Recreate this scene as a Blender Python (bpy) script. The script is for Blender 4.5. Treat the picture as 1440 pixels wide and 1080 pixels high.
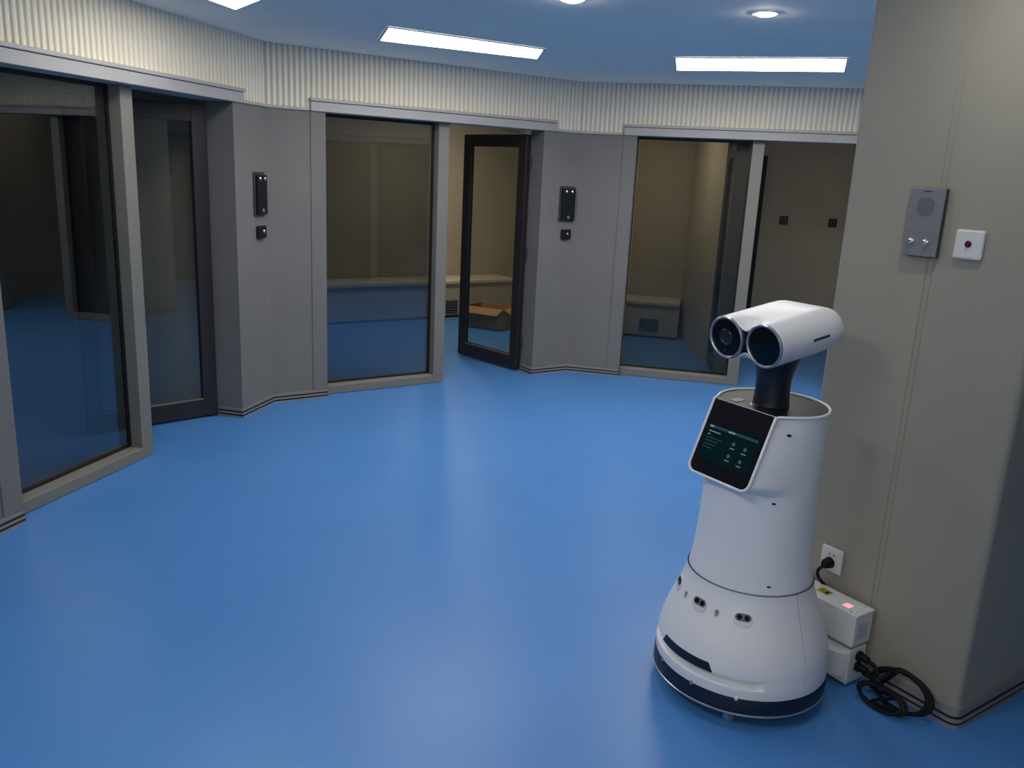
import bpy, bmesh, math, random
from mathutils import Vector, Matrix
random.seed(4)
R = math.radians
for o in list(bpy.data.objects): bpy.data.objects.remove(o)
SC = bpy.context.scene
COL = SC.collection

# ------------------------------------------------------------------ camera, world, exposure
cam_d = bpy.data.cameras.new('camera'); cam = bpy.data.objects.new('camera', cam_d); COL.objects.link(cam)
cam_d.sensor_width = 36.0; cam_d.lens = 36.0 * 1174.0 / 1440.0; cam_d.clip_start = .05
PITCH, ROLL = 14.115, 2.771
cam.matrix_world = Matrix.Translation((0, 0, 1.65)) @ Matrix.Rotation(R(90 - PITCH), 4, 'X') @ Matrix.Rotation(R(ROLL), 4, 'Z')
SC.camera = cam
W = bpy.data.worlds.new('world'); SC.world = W; W.use_nodes = True
W.node_tree.nodes['Background'].inputs[0].default_value = (.02, .022, .025, 1)
W.node_tree.nodes['Background'].inputs[1].default_value = 1.0
vs = SC.view_settings
vs.view_transform = 'Standard'; vs.look = 'None'; vs.gamma = 1.0; vs.use_curve_mapping = False
vs.exposure = 0.0
PANEL_L = 14.5       # radiance of the LED ceiling panels
LAMP_L = 190.0      # radiance of the small round lamps in the rooms
DOWN_L = 150.0       # radiance of the downlights

# ------------------------------------------------------------------ dimensions
HH, HT, HW, HC = 1.995, 2.080, 1.998, 2.396   # casing underside, casing top, wall-panel top, ceiling
UL, UR, UM, REC = -.874, .944, .126, .062     # opening left / right, mullion right edge, recess of the frame
T8 = math.tan(R(22.5))

# ------------------------------------------------------------------ materials
def srgb(r, g, b):
    f = lambda c: (c/255/12.92) if c/255 <= .04045 else ((c/255 + .055)/1.055)**2.4
    return (f(r), f(g), f(b), 1)
def mat(name, col, rough=.5, metal=0, bump=0, scale=40, var=0, vscale=3, spec=.5, emit=None, es=0, coat=0, stretch=None):
    m = bpy.data.materials.new(name); m.use_nodes = True
    nt = m.node_tree; b = nt.nodes['Principled BSDF']
    b.inputs['Base Color'].default_value = col; b.inputs['Roughness'].default_value = rough
    b.inputs['Metallic'].default_value = metal; b.inputs['Specular IOR Level'].default_value = spec
    b.inputs['Coat Weight'].default_value = coat; b.inputs['Coat Roughness'].default_value = .08
    if emit: b.inputs['Emission Color'].default_value = emit; b.inputs['Emission Strength'].default_value = es
    tc = nt.nodes.new('ShaderNodeTexCoord'); mp = nt.nodes.new('ShaderNodeMapping')
    nt.links.new(tc.outputs['Object'], mp.inputs['Vector'])
    if stretch: mp.inputs['Scale'].default_value = stretch
    if var:
        n = nt.nodes.new('ShaderNodeTexNoise'); n.inputs['Scale'].default_value = vscale; n.inputs['Detail'].default_value = 5
        r = nt.nodes.new('ShaderNodeMapRange'); r.inputs['From Min'].default_value = .3; r.inputs['From Max'].default_value = .7
        r.inputs['To Min'].default_value = 1 - var; r.inputs['To Max'].default_value = 1 + var
        x = nt.nodes.new('ShaderNodeMix'); x.data_type = 'RGBA'; x.blend_type = 'MULTIPLY'; x.inputs[0].default_value = 1
        x.inputs[6].default_value = col
        nt.links.new(mp.outputs[0], n.inputs['Vector']); nt.links.new(n.outputs['Fac'], r.inputs['Value'])
        nt.links.new(r.outputs[0], x.inputs[7]); nt.links.new(x.outputs[2], b.inputs['Base Color'])
    if bump:
        n2 = nt.nodes.new('ShaderNodeTexNoise'); n2.inputs['Scale'].default_value = scale; n2.inputs['Detail'].default_value = 3
        bp = nt.nodes.new('ShaderNodeBump'); bp.inputs['Strength'].default_value = bump; bp.inputs['Distance'].default_value = .004
        nt.links.new(mp.outputs[0], n2.inputs['Vector']); nt.links.new(n2.outputs['Fac'], bp.inputs['Height'])
        nt.links.new(bp.outputs[0], b.inputs['Normal'])
    return m
def glassmat(name, tint, base_r, rough=.0):
    m = bpy.data.materials.new(name); m.use_nodes = True; nt = m.node_tree
    nt.nodes.remove(nt.nodes['Principled BSDF']); out = nt.nodes['Material Output']
    tr = nt.nodes.new('ShaderNodeBsdfTransparent'); tr.inputs[0].default_value = tint
    gl = nt.nodes.new('ShaderNodeBsdfGlossy'); gl.inputs['Color'].default_value = (.9, .93, .95, 1); gl.inputs['Roughness'].default_value = rough
    fr = nt.nodes.new('ShaderNodeLayerWeight'); fr.inputs['Blend'].default_value = .5
    pw = nt.nodes.new('ShaderNodeMath'); pw.operation = 'POWER'; pw.inputs[1].default_value = 4.0
    nt.links.new(fr.outputs['Facing'], pw.inputs[0])
    mr = nt.nodes.new('ShaderNodeMapRange'); mr.inputs['To Min'].default_value = base_r; mr.inputs['To Max'].default_value = .9
    mx = nt.nodes.new('ShaderNodeMixShader')
    nt.links.new(pw.outputs[0], mr.inputs['Value']); nt.links.new(mr.outputs[0], mx.inputs[0])
    nt.links.new(tr.outputs[0], mx.inputs[1]); nt.links.new(gl.outputs[0], mx.inputs[2]); nt.links.new(mx.outputs[0], out.inputs['Surface'])
    return m
def emat(name, col, s):
    m = bpy.data.materials.new(name); m.use_nodes = True; nt = m.node_tree
    nt.nodes.remove(nt.nodes['Principled BSDF']); e = nt.nodes.new('ShaderNodeEmission')
    e.inputs[0].default_value = col; e.inputs[1].default_value = s
    nt.links.new(e.outputs[0], nt.nodes['Material Output'].inputs['Surface']); return m
M = dict(
    floor=mat('blue_vinyl', (.072, .242, .60, 1), .36, bump=.04, scale=300, var=.03, vscale=2.0, spec=.45),
    ceiling=mat('white_ceiling', (.95, .91, .83, 1), .8, bump=.02, scale=60, var=.02),
    padded=mat('grey_wall_fabric', (.19, .186, .178, 1), .85, bump=.12, scale=500, var=.05, vscale=2.5, spec=.25),
    pillar=mat('grey_pillar_fabric', (.345, .328, .27, 1), .7, bump=.10, scale=400, var=.06, vscale=1.8, spec=.3),
    rib=mat('cream_ribbed_panel', (.86, .80, .67, 1), .7, var=.03, vscale=8),
    ribback=mat('ribbed_panel_groove', (.60, .57, .48, 1), .9, var=.03, vscale=8),
    casing=mat('grey_painted_casing', (.40, .392, .39, 1), .5, bump=.03, scale=90, var=.03, vscale=6),
    sill=mat('grey_frame_paint', (.205, .20, .175, 1), .5, bump=.03, scale=90, var=.04, vscale=6),
    black=mat('black_gasket', (.008, .008, .009, 1), .5, var=.05),
    skirt=mat('grey_skirting', (.25, .25, .245, 1), .55, var=.05, vscale=5),
    door=mat('dark_brown_door', (.022, .017, .020, 1), .45, bump=.05, scale=60, var=.12, vscale=6, stretch=(6, 6, .6)),
    bead=mat('door_bead', (.20, .17, .14, 1), .4, var=.04),
    glass=glassmat('clear_glass', (.53, .55, .56, 1), .13),
    cellglass=glassmat('dull_glass', (.60, .61, .60, 1), .025),
    doorglass=glassmat('door_glass', (.86, .88, .87, 1), .05),
    cell=mat('cell_wall_padding', (.40, .37, .30, 1), .8, bump=.08, scale=300, var=.05, vscale=2),
    bench=mat('bench_padding', (.52, .47, .38, 1), .7, bump=.08, scale=200, var=.05),
    vent=mat('grey_grille', (.16, .17, .17, 1), .5, var=.05),
    device=mat('black_plastic', (.011, .011, .015, 1), .4, var=.06, spec=.3),
    devedge=mat('dark_metal_edge', (.07, .07, .085, 1), .4, metal=.4, var=.05),
    chrome=mat('bright_chrome', (.85, .86, .88, 1), .15, metal=1, var=.02),
    steel=mat('brushed_steel', (.27, .27, .285, 1), .42, metal=.35, bump=.04, scale=400, var=.06, vscale=20),
    steeldark=mat('steel_edge', (.10, .10, .11, 1), .4, metal=.7, var=.05),
    white=mat('white_plastic', (.72, .72, .72, 1), .35, var=.02),
    red=mat('dark_red_button', (.07, .008, .014, 1), .3, var=.1),
    shell=mat('glossy_white_shell', (.85, .85, .86, 1), .45, var=.015, vscale=4, coat=.05),
    shelldark=mat('shell_seam', (.36, .37, .39, 1), .5, var=.05),
    shelldark2=mat('label_paper', (.50, .56, .62, 1), .5, var=.03),
    gloss=mat('gloss_black', (.006, .007, .012, 1), .40, var=.05, spec=.15),
    navy=mat('navy_black_rubber', (.008, .012, .028, 1), .4, var=.08),
    silver=mat('silver_trim', (.45, .46, .49, 1), .3, metal=.8, var=.03),
    lens=mat('lens_glass', (.003, .006, .009, 1), .10, var=.05, spec=.22),
    lensin=mat('lens_barrel', (.012, .016, .02, 1), .3, var=.05),
    slit=mat('blue_black_slit', (.015, .018, .07, 1), .3, var=.05),
    wheel=mat('grey_wheel', (.16, .17, .18, 1), .45, var=.1),
    cable=mat('black_cable', (.005, .006, .009, 1), .55, var=.1, spec=.25),
    yellow=mat('yellow_sticker', (.42, .33, .01, 1), .5, var=.1),
    carton=mat('brown_cardboard', (.36, .22, .10, 1), .85, bump=.1, scale=80, var=.1, vscale=6),
    lightframe=mat('white_light_frame', (.75, .78, .80, 1), .5, var=.02),
    panel=emat('led_panel_glow', (1.0, .955, .885, 1), PANEL_L),
    down=emat('downlight_glow', (1.0, .95, .87, 1), DOWN_L),
    celllamp=emat('cell_lamp_glow', (1.0, .84, .62, 1), LAMP_L),
    led=emat('pink_led_glow', (1.0, .42, .45, 1), 1.0),
    ui1=emat('screen_teal', (.02, .10, .115, 1), .10), ui2=emat('screen_teal_bar', (.10, .28, .34, 1), .18),
    ui3=emat('screen_white_text', (.55, .70, .75, 1), .30), ui4=emat('screen_icon', (.12, .42, .42, 1), .22),
)

# ------------------------------------------------------------------ mesh helpers
def add_box(bm, x0, x1, y0, y1, z0, z1):
    v = [bm.verts.new(p) for p in ((x0,y0,z0),(x1,y0,z0),(x1,y1,z0),(x0,y1,z0),(x0,y0,z1),(x1,y0,z1),(x1,y1,z1),(x0,y1,z1))]
    for f in ((3,2,1,0),(4,5,6,7),(0,1,5,4),(1,2,6,5),(2,3,7,6),(3,0,4,7)): bm.faces.new([v[i] for i in f])
def add_prism(bm, pts, z0, z1):
    n = len(pts); a = [bm.verts.new((p[0], p[1], z0)) for p in pts]; b = [bm.verts.new((p[0], p[1], z1)) for p in pts]
    bm.faces.new(a[::-1]); bm.faces.new(b)
    for i in range(n): bm.faces.new((a[i], a[(i+1) % n], b[(i+1) % n], b[i]))
def add_loft(bm, rings, cap0=True, cap1=True, closed=True):
    rv = [[bm.verts.new(p) for p in r] for r in rings]
    n = len(rings[0]); m = n if closed else n - 1
    for a, b in zip(rv, rv[1:]):
        for i in range(m): bm.faces.new((a[i], a[(i+1) % n], b[(i+1) % n], b[i]))
    if cap0: bm.faces.new(rv[0][::-1])
    if cap1: bm.faces.new(rv[-1])
def add_lathe(bm, prof, n=96, a0=0, a1=2*math.pi, rfun=None):
    full = abs(a1 - a0 - 2*math.pi) < 1e-6; k = n if full else n + 1
    rings = []
    for r, z in prof:
        rings.append([(( rfun(r, z, a0 + (a1-a0)*i/n) if rfun else r) * math.cos(a0 + (a1-a0)*i/n),
                       (rfun(r, z, a0 + (a1-a0)*i/n) if rfun else r) * math.sin(a0 + (a1-a0)*i/n), z) for i in range(k)])
    add_loft(bm, rings, False, False, full)
def add_tube(bm, pts, r, n=8, closed=False, cap=True):
    P = [Vector(p) for p in pts]; N = len(P); up = None; rings = []
    for i in range(N):
        a = P[(i-1) % N] if (closed or i > 0) else P[i]; b = P[(i+1) % N] if (closed or i < N-1) else P[i]
        t = (b - a).normalized()
        if up is None:
            up = Vector((0,0,1)) if abs(t.z) < .9 else Vector((1,0,0))
        up = (up - t*up.dot(t)).normalized(); s = t.cross(up)
        rr = r[i] if isinstance(r, (list, tuple)) else r
        rings.append([P[i] + (up*math.cos(2*math.pi*j/n) + s*math.sin(2*math.pi*j/n))*rr for j in range(n)])
    if closed: rings.append(rings[0])
    if closed:
        rv = [[bm.verts.new(p) for p in q] for q in rings[:-1]]; rv.append(rv[0])
        for a, b in zip(rv, rv[1:]):
            for j in range(n): bm.faces.new((a[j], a[(j+1) % n], b[(j+1) % n], b[j]))
    else: add_loft(bm, rings, cap, cap)
def smooth_path(pts, k=6, closed=False):
    P = [Vector(p) for p in pts]; out = []; N = len(P)
    rng = range(N) if closed else range(N-1)
    for i in rng:
        p0 = P[(i-1) % N] if closed or i > 0 else P[i]; p1 = P[i]; p2 = P[(i+1) % N]; p3 = P[(i+2) % N] if closed or i+2 < N else P[(i+1) % N]
        for j in range(k):
            t = j/k
            out.append(.5*((2*p1) + (p2-p0)*t + (2*p0-5*p1+4*p2-p3)*t*t + (3*p1-p0-3*p2+p3)*t**3))
    if not closed: out.append(P[-1])
    return out
def obj(name, bm, m, parent=None, smooth=False, bevel=0, seg=2, loc=None, rot=None, ang=35):
    bmesh.ops.recalc_face_normals(bm, faces=bm.faces)
    me = bpy.data.meshes.new(name); bm.to_mesh(me); bm.free(); me.materials.append(M[m])
    if smooth:
        for p in me.polygons: p.use_smooth = True
        me.set_sharp_from_angle(angle=R(ang))
    o = bpy.data.objects.new(name, me); COL.objects.link(o)
    if bevel:
        b = o.modifiers.new('bevel', 'BEVEL'); b.width = bevel; b.segments = seg; b.limit_method = 'ANGLE'
    if parent: o.parent = parent
    if loc: o.location = loc
    if rot: o.rotation_euler = rot
    return o
def boxo(name, m, parent, x0, x1, y0, y1, z0, z1, bevel=0, **k):
    bm = bmesh.new(); add_box(bm, x0, x1, y0, y1, z0, z1); return obj(name, bm, m, parent, bevel=bevel, **k)
def tag(o, label=None, cat=None, group=None, kind=None):
    if label: o['label'] = label
    if cat: o['category'] = cat
    if group: o['group'] = group
    if kind: o['kind'] = kind
    return o
def empty(name, loc=(0,0,0), rz=0, label=None, cat=None, group=None, kind=None):
    o = bpy.data.objects.new(name, None); COL.objects.link(o); o.location = loc; o.rotation_euler = (0,0,rz); o.empty_display_size = .1
    return tag(o, label, cat, group, kind)
def inst(src, parent, loc=None, rot=None):
    c = src.copy(); COL.objects.link(c); c.parent = parent
    if loc: c.location = loc
    if rot: c.rotation_euler = rot
    return c

# ------------------------------------------------------------------ floor and ceiling
bm = bmesh.new(); add_box(bm, -7.0, 8.5, -4.0, 11.5, -.1, 0)
tag(obj('floor', bm, 'floor'), 'smooth blue vinyl floor of the lobby', 'floor', kind='structure')
bm = bmesh.new(); add_box(bm, -7.0, 8.5, -4.0, 11.5, HC, HC + .1)
tag(obj('ceiling', bm, 'ceiling'), 'flat white ceiling with recessed lights', 'ceiling', kind='structure')

# ------------------------------------------------------------------ walls of the lobby
def frame(c, ang, s=0, d=0, z=0):
    t = Vector((math.cos(ang), math.sin(ang), 0)); n = Vector((-t.y, t.x, 0))
    return Vector((c[0], c[1], 0)) + t*s + n*d + Vector((0, 0, z))
RIBM = {}
PITCHR = .038
def rib_mesh(h):
    key = round(h, 4)
    if key in RIBM: return RIBM[key]
    bm = bmesh.new(); w, dp = .0125, .012
    add_prism(bm, [(-w, 0), (-w*.75, -dp*.75), (0, -dp), (w*.75, -dp*.75), (w, 0)], 0, h)
    bmesh.ops.recalc_face_normals(bm, faces=bm.faces)
    me = bpy.data.meshes.new('rib'); bm.to_mesh(me); bm.free(); me.materials.append(M['rib'])
    RIBM[key] = me; return me
def baseboard(parent, pts):
    """skirting following a front polyline pts (local x, y), facing -y"""
    def strip(name, m, off, z0, z1, th):
        P = [Vector((p[0], p[1])) for p in pts]; n = len(P); front = []; back = []
        for i in range(n):
            d0 = (P[i]-P[i-1]).normalized() if i > 0 else (P[1]-P[0]).normalized()
            d1 = (P[i+1]-P[i]).normalized() if i < n-1 else d0
            if i == n-1: d1 = d0
            n0 = Vector((d0.y, -d0.x)); n1 = Vector((d1.y, -d1.x)); b = (n0+n1).normalized(); k = 1/max(.4, b.dot(n0))
            front.append(P[i] + b*(off*k)); back.append(P[i] - b*(th*k))
        bm = bmesh.new()
        rings = [[(f.x, f.y, z0), (f.x, f.y, z1), (k_.x, k_.y, z1), (k_.x, k_.y, z0)] for f, k_ in zip(front, back)]
        add_loft(bm, rings); return obj(name, bm, m, parent)
    strip('skirting_foot', 'skirt', .0150, 0, .011, .002)
    strip('skirting_groove', 'black', .0135, .011, .022, .002)
    strip('skirting_band', 'skirt', .0140, .022, .034, .002)
    strip('skirting_groove', 'black', .0120, .034, .044, .002)
    strip('skirting_band', 'skirt', .0090, .044, .062, .002)

def unit_wall(name, c, deg, s0, s1, label, m0=1, m1=1, units=(0,), ribs=True, n=1, doors=None):
    """a lobby wall in its own frame: x along the wall, y outward (y=0 is the face), with glazed openings at each unit offset"""
    a = R(deg); root = empty(name, (c[0], c[1], 0), a, label, 'wall', kind='structure')
    TH = .19
    spans = []; x = s0
    for u in units: spans.append((x, u + UL - .002)); x = u + UR + .002
    spans.append((x, s1))
    for i, (xa, xb) in enumerate(spans):
        ea = TH*T8*m0 if i == 0 else 0; eb = TH*T8*m1 if i == len(spans)-1 else 0
        bm = bmesh.new(); add_prism(bm, [(xa, 0), (xb, 0), (xb + eb, TH), (xa - ea, TH)], .0, HW)
        obj('wall_panel', bm, 'padded', root)
        ia = xa if i == 0 else xa; ib = xb
        # cap moulding of the padded panel, stopping at the casings
        ca = xa if i == 0 else xa + .112; cb = xb if i == len(spans)-1 else xb - .112
        ma = .012*T8*m0 if i == 0 else 0; mb = .012*T8*m1 if i == len(spans)-1 else 0
        bm = bmesh.new(); add_prism(bm, [(ca + ma, -.012), (cb - mb, -.012), (cb, .01), (ca, .01)], HW - .002, HW + .016); obj('panel_cap', bm, 'casing', root)
        pts = [(xa, 0), (xb, 0)]
        if i > 0: pts = [(xa, .17)] + pts
        if i < len(spans)-1: pts = pts + [(xb, .17)] if False else pts
        baseboard(root, pts)
    bm = bmesh.new(); e0 = TH*T8*m0; e1 = TH*T8*m1
    g = .012
    add_prism(bm, [(s0 - g*T8*m0, g), (s1 + g*T8*m1, g), (s1 + e1, TH), (s0 - e0, TH)], HW, HC)
    obj('upper_backing', bm, 'ribback', root)
    def zlow(x):
        for u in units:
            if u + UL - .112 < x < u + UR + .112: return HT + .001
        return HW + .016
    xs = []; x = s0 + PITCHR/2
    while x < s1 - .005: xs.append(x); x += PITCHR
    if ribs:
        for x in xs:
            z = zlow(x); o = bpy.data.objects.new('rib', rib_mesh(HC - z)); COL.objects.link(o); o.parent = root; o.location = (x, .012, z)
    else:
        bm = bmesh.new()
        for x in xs:
            w, dp = .0125, .012
            add_prism(bm, [(x-w, .012), (x-w*.7, .003), (x, 0), (x+w*.7, .003), (x+w, .012)], zlow(x), HC)
        tag(obj('ribbing', bm, 'rib', root), kind='stuff')
    for k, u in enumerate(units):
        # casing: header band with a narrow moulding above, two side boards
        boxo('casing_header', 'casing', root, u+UL-.108, u+UR+.108, -.022, .012, HH, HT-.024, bevel=.003)
        boxo('casing_moulding', 'casing', root, u+UL-.112, u+UR+.112, -.030, .012, HT-.021, HT, bevel=.004)
        boxo('header_soffit', 'casing', root, u+UL, u+UR, .012, TH, HH, HH+.08)
        for sx0, sx1 in ((u+UL-.108, u+UL-.0), (u+UR, u+UR+.108)):
            boxo('casing_side', 'padded', root, sx0, sx1, -.006, -.0005, .064, HH, bevel=.002)
    return root

def glazing(nm, root_c, deg, u, label, gm='glass', skew=0):
    """fixed pane with sill and mullion standing in the opening"""
    a = R(deg); w = empty(nm, frame(root_c, a, u), a, label, 'window', kind='structure')
    mw = .092
    boxo('mullion', 'sill', w, UM-mw, UM, REC, REC+.10, 0, HH, bevel=.004)
    boxo('sill', 'sill', w, UL, UM-mw, REC-.004, REC+.10, 0, .066, bevel=.006)
    # black gasket round the pane
    g0, g1 = REC+.070, REC+.088
    boxo('gasket', 'black', w, UL, UM-mw, g0, g1, .066, .080)
    boxo('gasket', 'black', w, UL, UM-mw, g0, g1, HH-.022, HH)
    boxo('gasket', 'black', w, UM-mw-.016, UM-mw, g0, g1, .080, HH-.022)  # gasket beside the mullion, also standing for its dark reflection
    boxo('gasket', 'black', w, UL, UL+.008, g0, g1, .080, HH-.022)
    pn = boxo('pane', gm, w, UL+.010, UM-mw-.018, -.003, .003, .080, HH-.022)
    cx = (UL+UM-mw)/2
    for v in pn.data.vertices: v.co.x -= cx
    pn.location = (cx, g0+.009, 0); pn.rotation_euler = (0, 0, R(skew))
    return w

def door_leaf(nm, hinge, rz, width, label, hinge_side=1, closer=False):
    """glazed leaf: local x from the hinge towards the free edge, y is thickness"""
    d = empty(nm, hinge, rz, label, 'door', kind='structure')
    t = .045; h0, h1 = .012, HH - .03; st = .092
    boxo('stile', 'door', d, 0, st, -t/2, t/2, h0, h1, bevel=.004)
    boxo('stile', 'door', d, width-st, width, -t/2, t/2, h0, h1, bevel=.004)
    boxo('bottom_rail', 'door', d, st, width-st, -t/2, t/2, h0, .125, bevel=.003)
    boxo('top_rail', 'door', d, st, width-st, -t/2, t/2, h1-.10, h1, bevel=.003)
    boxo('pane', 'doorglass', d, st, width-st, -.003, .003, .125, h1-.10)
    for sy in (-1, 1):
        y0, y1 = (sy*.0225, sy*.017) if sy < 0 else (.017, .0225)
        boxo('glazing_bead', 'bead', d, st, width-st, y0, y1, .125, .135)
    for z in (.25, 1.0, 1.75):
        bm = bmesh.new(); add_tube(bm, [(-.008, hinge_side*t/2, z-.05), (-.008, hinge_side*t/2, z+.05)], .009, 8); obj('hinge', bm, 'steeldark', d, smooth=True)
    if closer:
        boxo('door_closer', 'chrome', d, .12, .32, -hinge_side*t/2 - .05, -hinge_side*t/2 - .002, h1-.06, h1+.004, bevel=.006)
    return d

W1 = ((-1.9987, 4.3798), 76.45); W2 = ((-.625, 6.3985), 33.90); W3 = ((1.766, 6.8348), -12.62)
t3 = (math.cos(R(-12.62)), math.sin(R(-12.62)))
V4 = (W3[0][0] + 1.30*t3[0], W3[0][1] + 1.30*t3[1]); A4 = -57.6
W4 = ((V4[0] + 1.31*math.cos(R(A4)), V4[1] + 1.31*math.sin(R(A4))), A4)
V5 = (V4[0] + 2.62*math.cos(R(A4)), V4[1] + 2.62*math.sin(R(A4))); A5 = -102.6
W5 = ((V5[0] + 1.31*math.cos(R(A5)), V5[1] + 1.31*math.sin(R(A5))), A5)
V6 = (V5[0] + 6.2*math.cos(R(A5)), V5[1] + 6.2*math.sin(R(A5)))
P0 = tuple(frame(W1[0], R(W1[1]), -6.3)[:2])

unit_wall('wall_left', W1[0], W1[1], -6.3, 1.345, 'left wall, grey padded panel below cream ribbing, with the nearest glazed opening', m0=0, m1=1)
unit_wall('wall_back', W2[0], W2[1], -1.276, 1.307, 'middle far wall with a window and an open dark door')
unit_wall('wall_back_right', W3[0], W3[1], -1.339, 1.30, 'far wall behind the robot, with a wide glazed opening')
unit_wall('wall_right_corner', W4[0], W4[1], -1.31, 1.31, 'lobby wall hidden behind the grey pillar', ribs=False)
unit_wall('wall_right', W5[0], W5[1], -1.31, 4.89, 'right wall of the lobby beyond the grey pillar', ribs=False, m1=0, units=(0, 2.62))
bm = bmesh.new(); back_dir = Vector((P0[0]-V6[0], P0[1]-V6[1], 0))
boxo_root = boxo('wall_front', 'rib', None, 0, back_dir.length, 0, .15, 0, HC, loc=(V6[0], V6[1], 0), rot=(0, 0, math.atan2(back_dir.y, back_dir.x)))  # unseen wall, its cream colour chosen to bounce fill light
tag(boxo_root, 'unseen plain lobby wall behind the viewer, made cream for bounced light', 'wall', kind='structure')

glazing('window_1', *W1, 0, 'tall fixed window nearest the viewer, in the left wall')
glazing('window_2', *W2, 0, 'tall fixed window in the middle far wall beside the open door')
glazing('window_3', *W3, 0, 'tall fixed window to the left of the robot head', gm='cellglass', skew=-3.2)  # pane dulled and turned so it does not mirror the robot
glazing('window_4', *W4, 0, 'tall fixed window in the wall behind the pillar')
glazing('window_5', *W5, 0, 'tall fixed window in the right wall')
glazing('window_6', *W5, 2.62, 'tall fixed window in the right wall near the viewer')
def hinge_pt(Wk, s, d): return frame(Wk[0], R(Wk[1]), s, d)
door_leaf('door_1', hinge_pt(W1, .935, .185), R(W1[1] + 180 - 33), .80, 'dark glazed door ajar behind the left wall post', -1)
door_leaf('door_2', hinge_pt(W2, .905, .155), R(W2[1] + 180 - 80.5), .79, 'dark framed glazed door standing open in the middle far wall', -1, closer=True)
door_leaf('door_3', hinge_pt(W4, .935, .15), R(W4[1] + 180), .79, 'dark glazed door in the wall behind the pillar', -1)
door_leaf('door_4', hinge_pt(W5, .935, .15), R(W5[1] + 180), .79, 'dark glazed door in the right wall', -1)
door_leaf('door_5', hinge_pt(W5, 2.62 + .935, .15), R(W5[1] + 180), .79, 'dark glazed door in the right wall near the viewer', -1)
door_leaf('door_6', hinge_pt(W3, -.035, .24), R(W3[1] + 98), .60, 'narrow dark door seen edge-on through the window left of the robot head', 1)

# ------------------------------------------------------------------ the small rooms behind the glazing
def cell_wall(nm, Wk, a, b, th, label, m='cell'):
    """upright wall slab from a to b, points (s, d) in the frame of wall Wk"""
    A = Vector(a); B = Vector(b); d = B - A; ang = math.atan2(d.y, d.x)
    o = boxo(nm, m, None, 0, d.length, min(0, th), max(0, th), 0, HC, loc=frame(Wk[0], R(Wk[1]), *a), rot=(0, 0, R(Wk[1]) + ang))
    return tag(o, label, 'wall', kind='structure')
def cell_room(nm, Wk, pts, th, where):
    for side, a, b in zip(('left', 'back', 'right'), pts, pts[1:]):
        cell_wall('wall_%s_%s' % (nm, side), Wk, a, b, th, '%s wall of the room %s' % (side, where))
cell_room('left_room', W1, [(-1.30, .19), (-1.9, 2.3), (1.05, 2.3), (1.05, .19)], .06, 'behind the nearest window')
cell_room('middle_room', W2, [(-1.24, .19), (-1.75, 3.16), (2.80, 3.16), (1.42, .19)], .06, 'behind the open door')
cell_room('right_room', W3, [(-1.28, .19), (-1.36, 2.36), (1.70, 2.36), (1.32, .19)], .06, 'behind the robot')
cell_wall('wall_partition', W3, (-.145, .86), (-.47, 2.36), -.10, 'beige partition inside the room left of the robot head')
cell_wall('wall_partition_end', W3, (-.085, .20), (.105, .20), .05, 'grey partition end behind the post left of the robot head', 'sill')
cell_room('corner_room', W4, [(-1.0, .19), (-1.0, 1.6), (1.2, 1.6), (1.2, .19)], .05, 'hidden behind the pillar')
cell_room('far_right_room', W5, [(-1.0, .19), (-1.0, 1.8), (4.6, 1.8), (4.6, .19)], .05, 'behind the right wall')
tr = boxo('trim_1', 'device', None, -.028, .028, -.03, -.002, .0, 1.955, loc=frame(W3[0], R(W3[1]), .255, 2.35), rot=(0, 0, R(W3[1])))
tag(tr, 'dark vertical strip on the inner wall right of the post', 'trim', kind='structure')

def bench(Wk, s0, s1, d0, d1, h, label, vents):
    b = empty('padded_bench', frame(Wk[0], R(Wk[1]), (s0+s1)/2, d0), R(Wk[1]), label, 'bench')
    L = (s1-s0)/2
    boxo('bench_base', 'cell', b, -L, L, .0, d1-d0, .0, h-.05)
    boxo('bench_top', 'bench', b, -L, L, -.02, d1-d0, h-.05, h, bevel=.012)
    boxo('skirting', 'black', b, -L, L, -.012, -.001, 0, .022)
    for (x, w, z0, z1) in vents:
        g = boxo('vent_grille', 'devedge', b, x-(s0+s1)/2-w/2, x-(s0+s1)/2+w/2, -.010, -.001, z0, z1, bevel=.002)
        for i in range(5):
            zz = z0 + .012 + i*(z1-z0-.03)/4
            boxo('slat', 'vent', g, x-(s0+s1)/2-w/2+.01, x-(s0+s1)/2+w/2-.01, -.016, -.0102, zz, zz+.009)
    return b
bench(W2, -1.62, 2.55, 2.73, 3.15, .43, 'pale padded bench along the back of the room behind the open door', [(1.69, .15, .05, .20)])
bench(W3, -1.33, -.46, 1.97, 2.35, .40, 'dim padded bench inside the window left of the robot head', [(-.77, .20, .07, .205)])

def cell_lamp(Wk, s, d, label, k=1.0):
    l = empty('ceiling_lamp', frame(Wk[0], R(Wk[1]), s, d, HC), 0, label, 'lamp')
    bm = bmesh.new(); add_lathe(bm, [(.001, -.035), (.10*k, -.035), (.115*k, -.02), (.115*k, -.001)], 32); obj('lamp_rim', bm, 'lightframe', l, smooth=True)
    bm = bmesh.new(); add_lathe(bm, [(.0005, -.048), (.06*k, -.045), (.098*k, -.036)], 32); obj('lamp_diffuser', bm, 'celllamp', l, smooth=True)
cell_lamp(W2, 1.1, 2.0, 'dim round lamp on the ceiling of the room behind the open door', 1.1)
cell_lamp(W3, .85, 1.0, 'dim unseen lamp added on the ceiling to light the passage behind the robot', .42)  # no lamp seen here; added to brighten the passage
cell_lamp(W3, -.9, 1.2, 'dim round lamp on the ceiling inside the window left of the robot head', .85)

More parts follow.
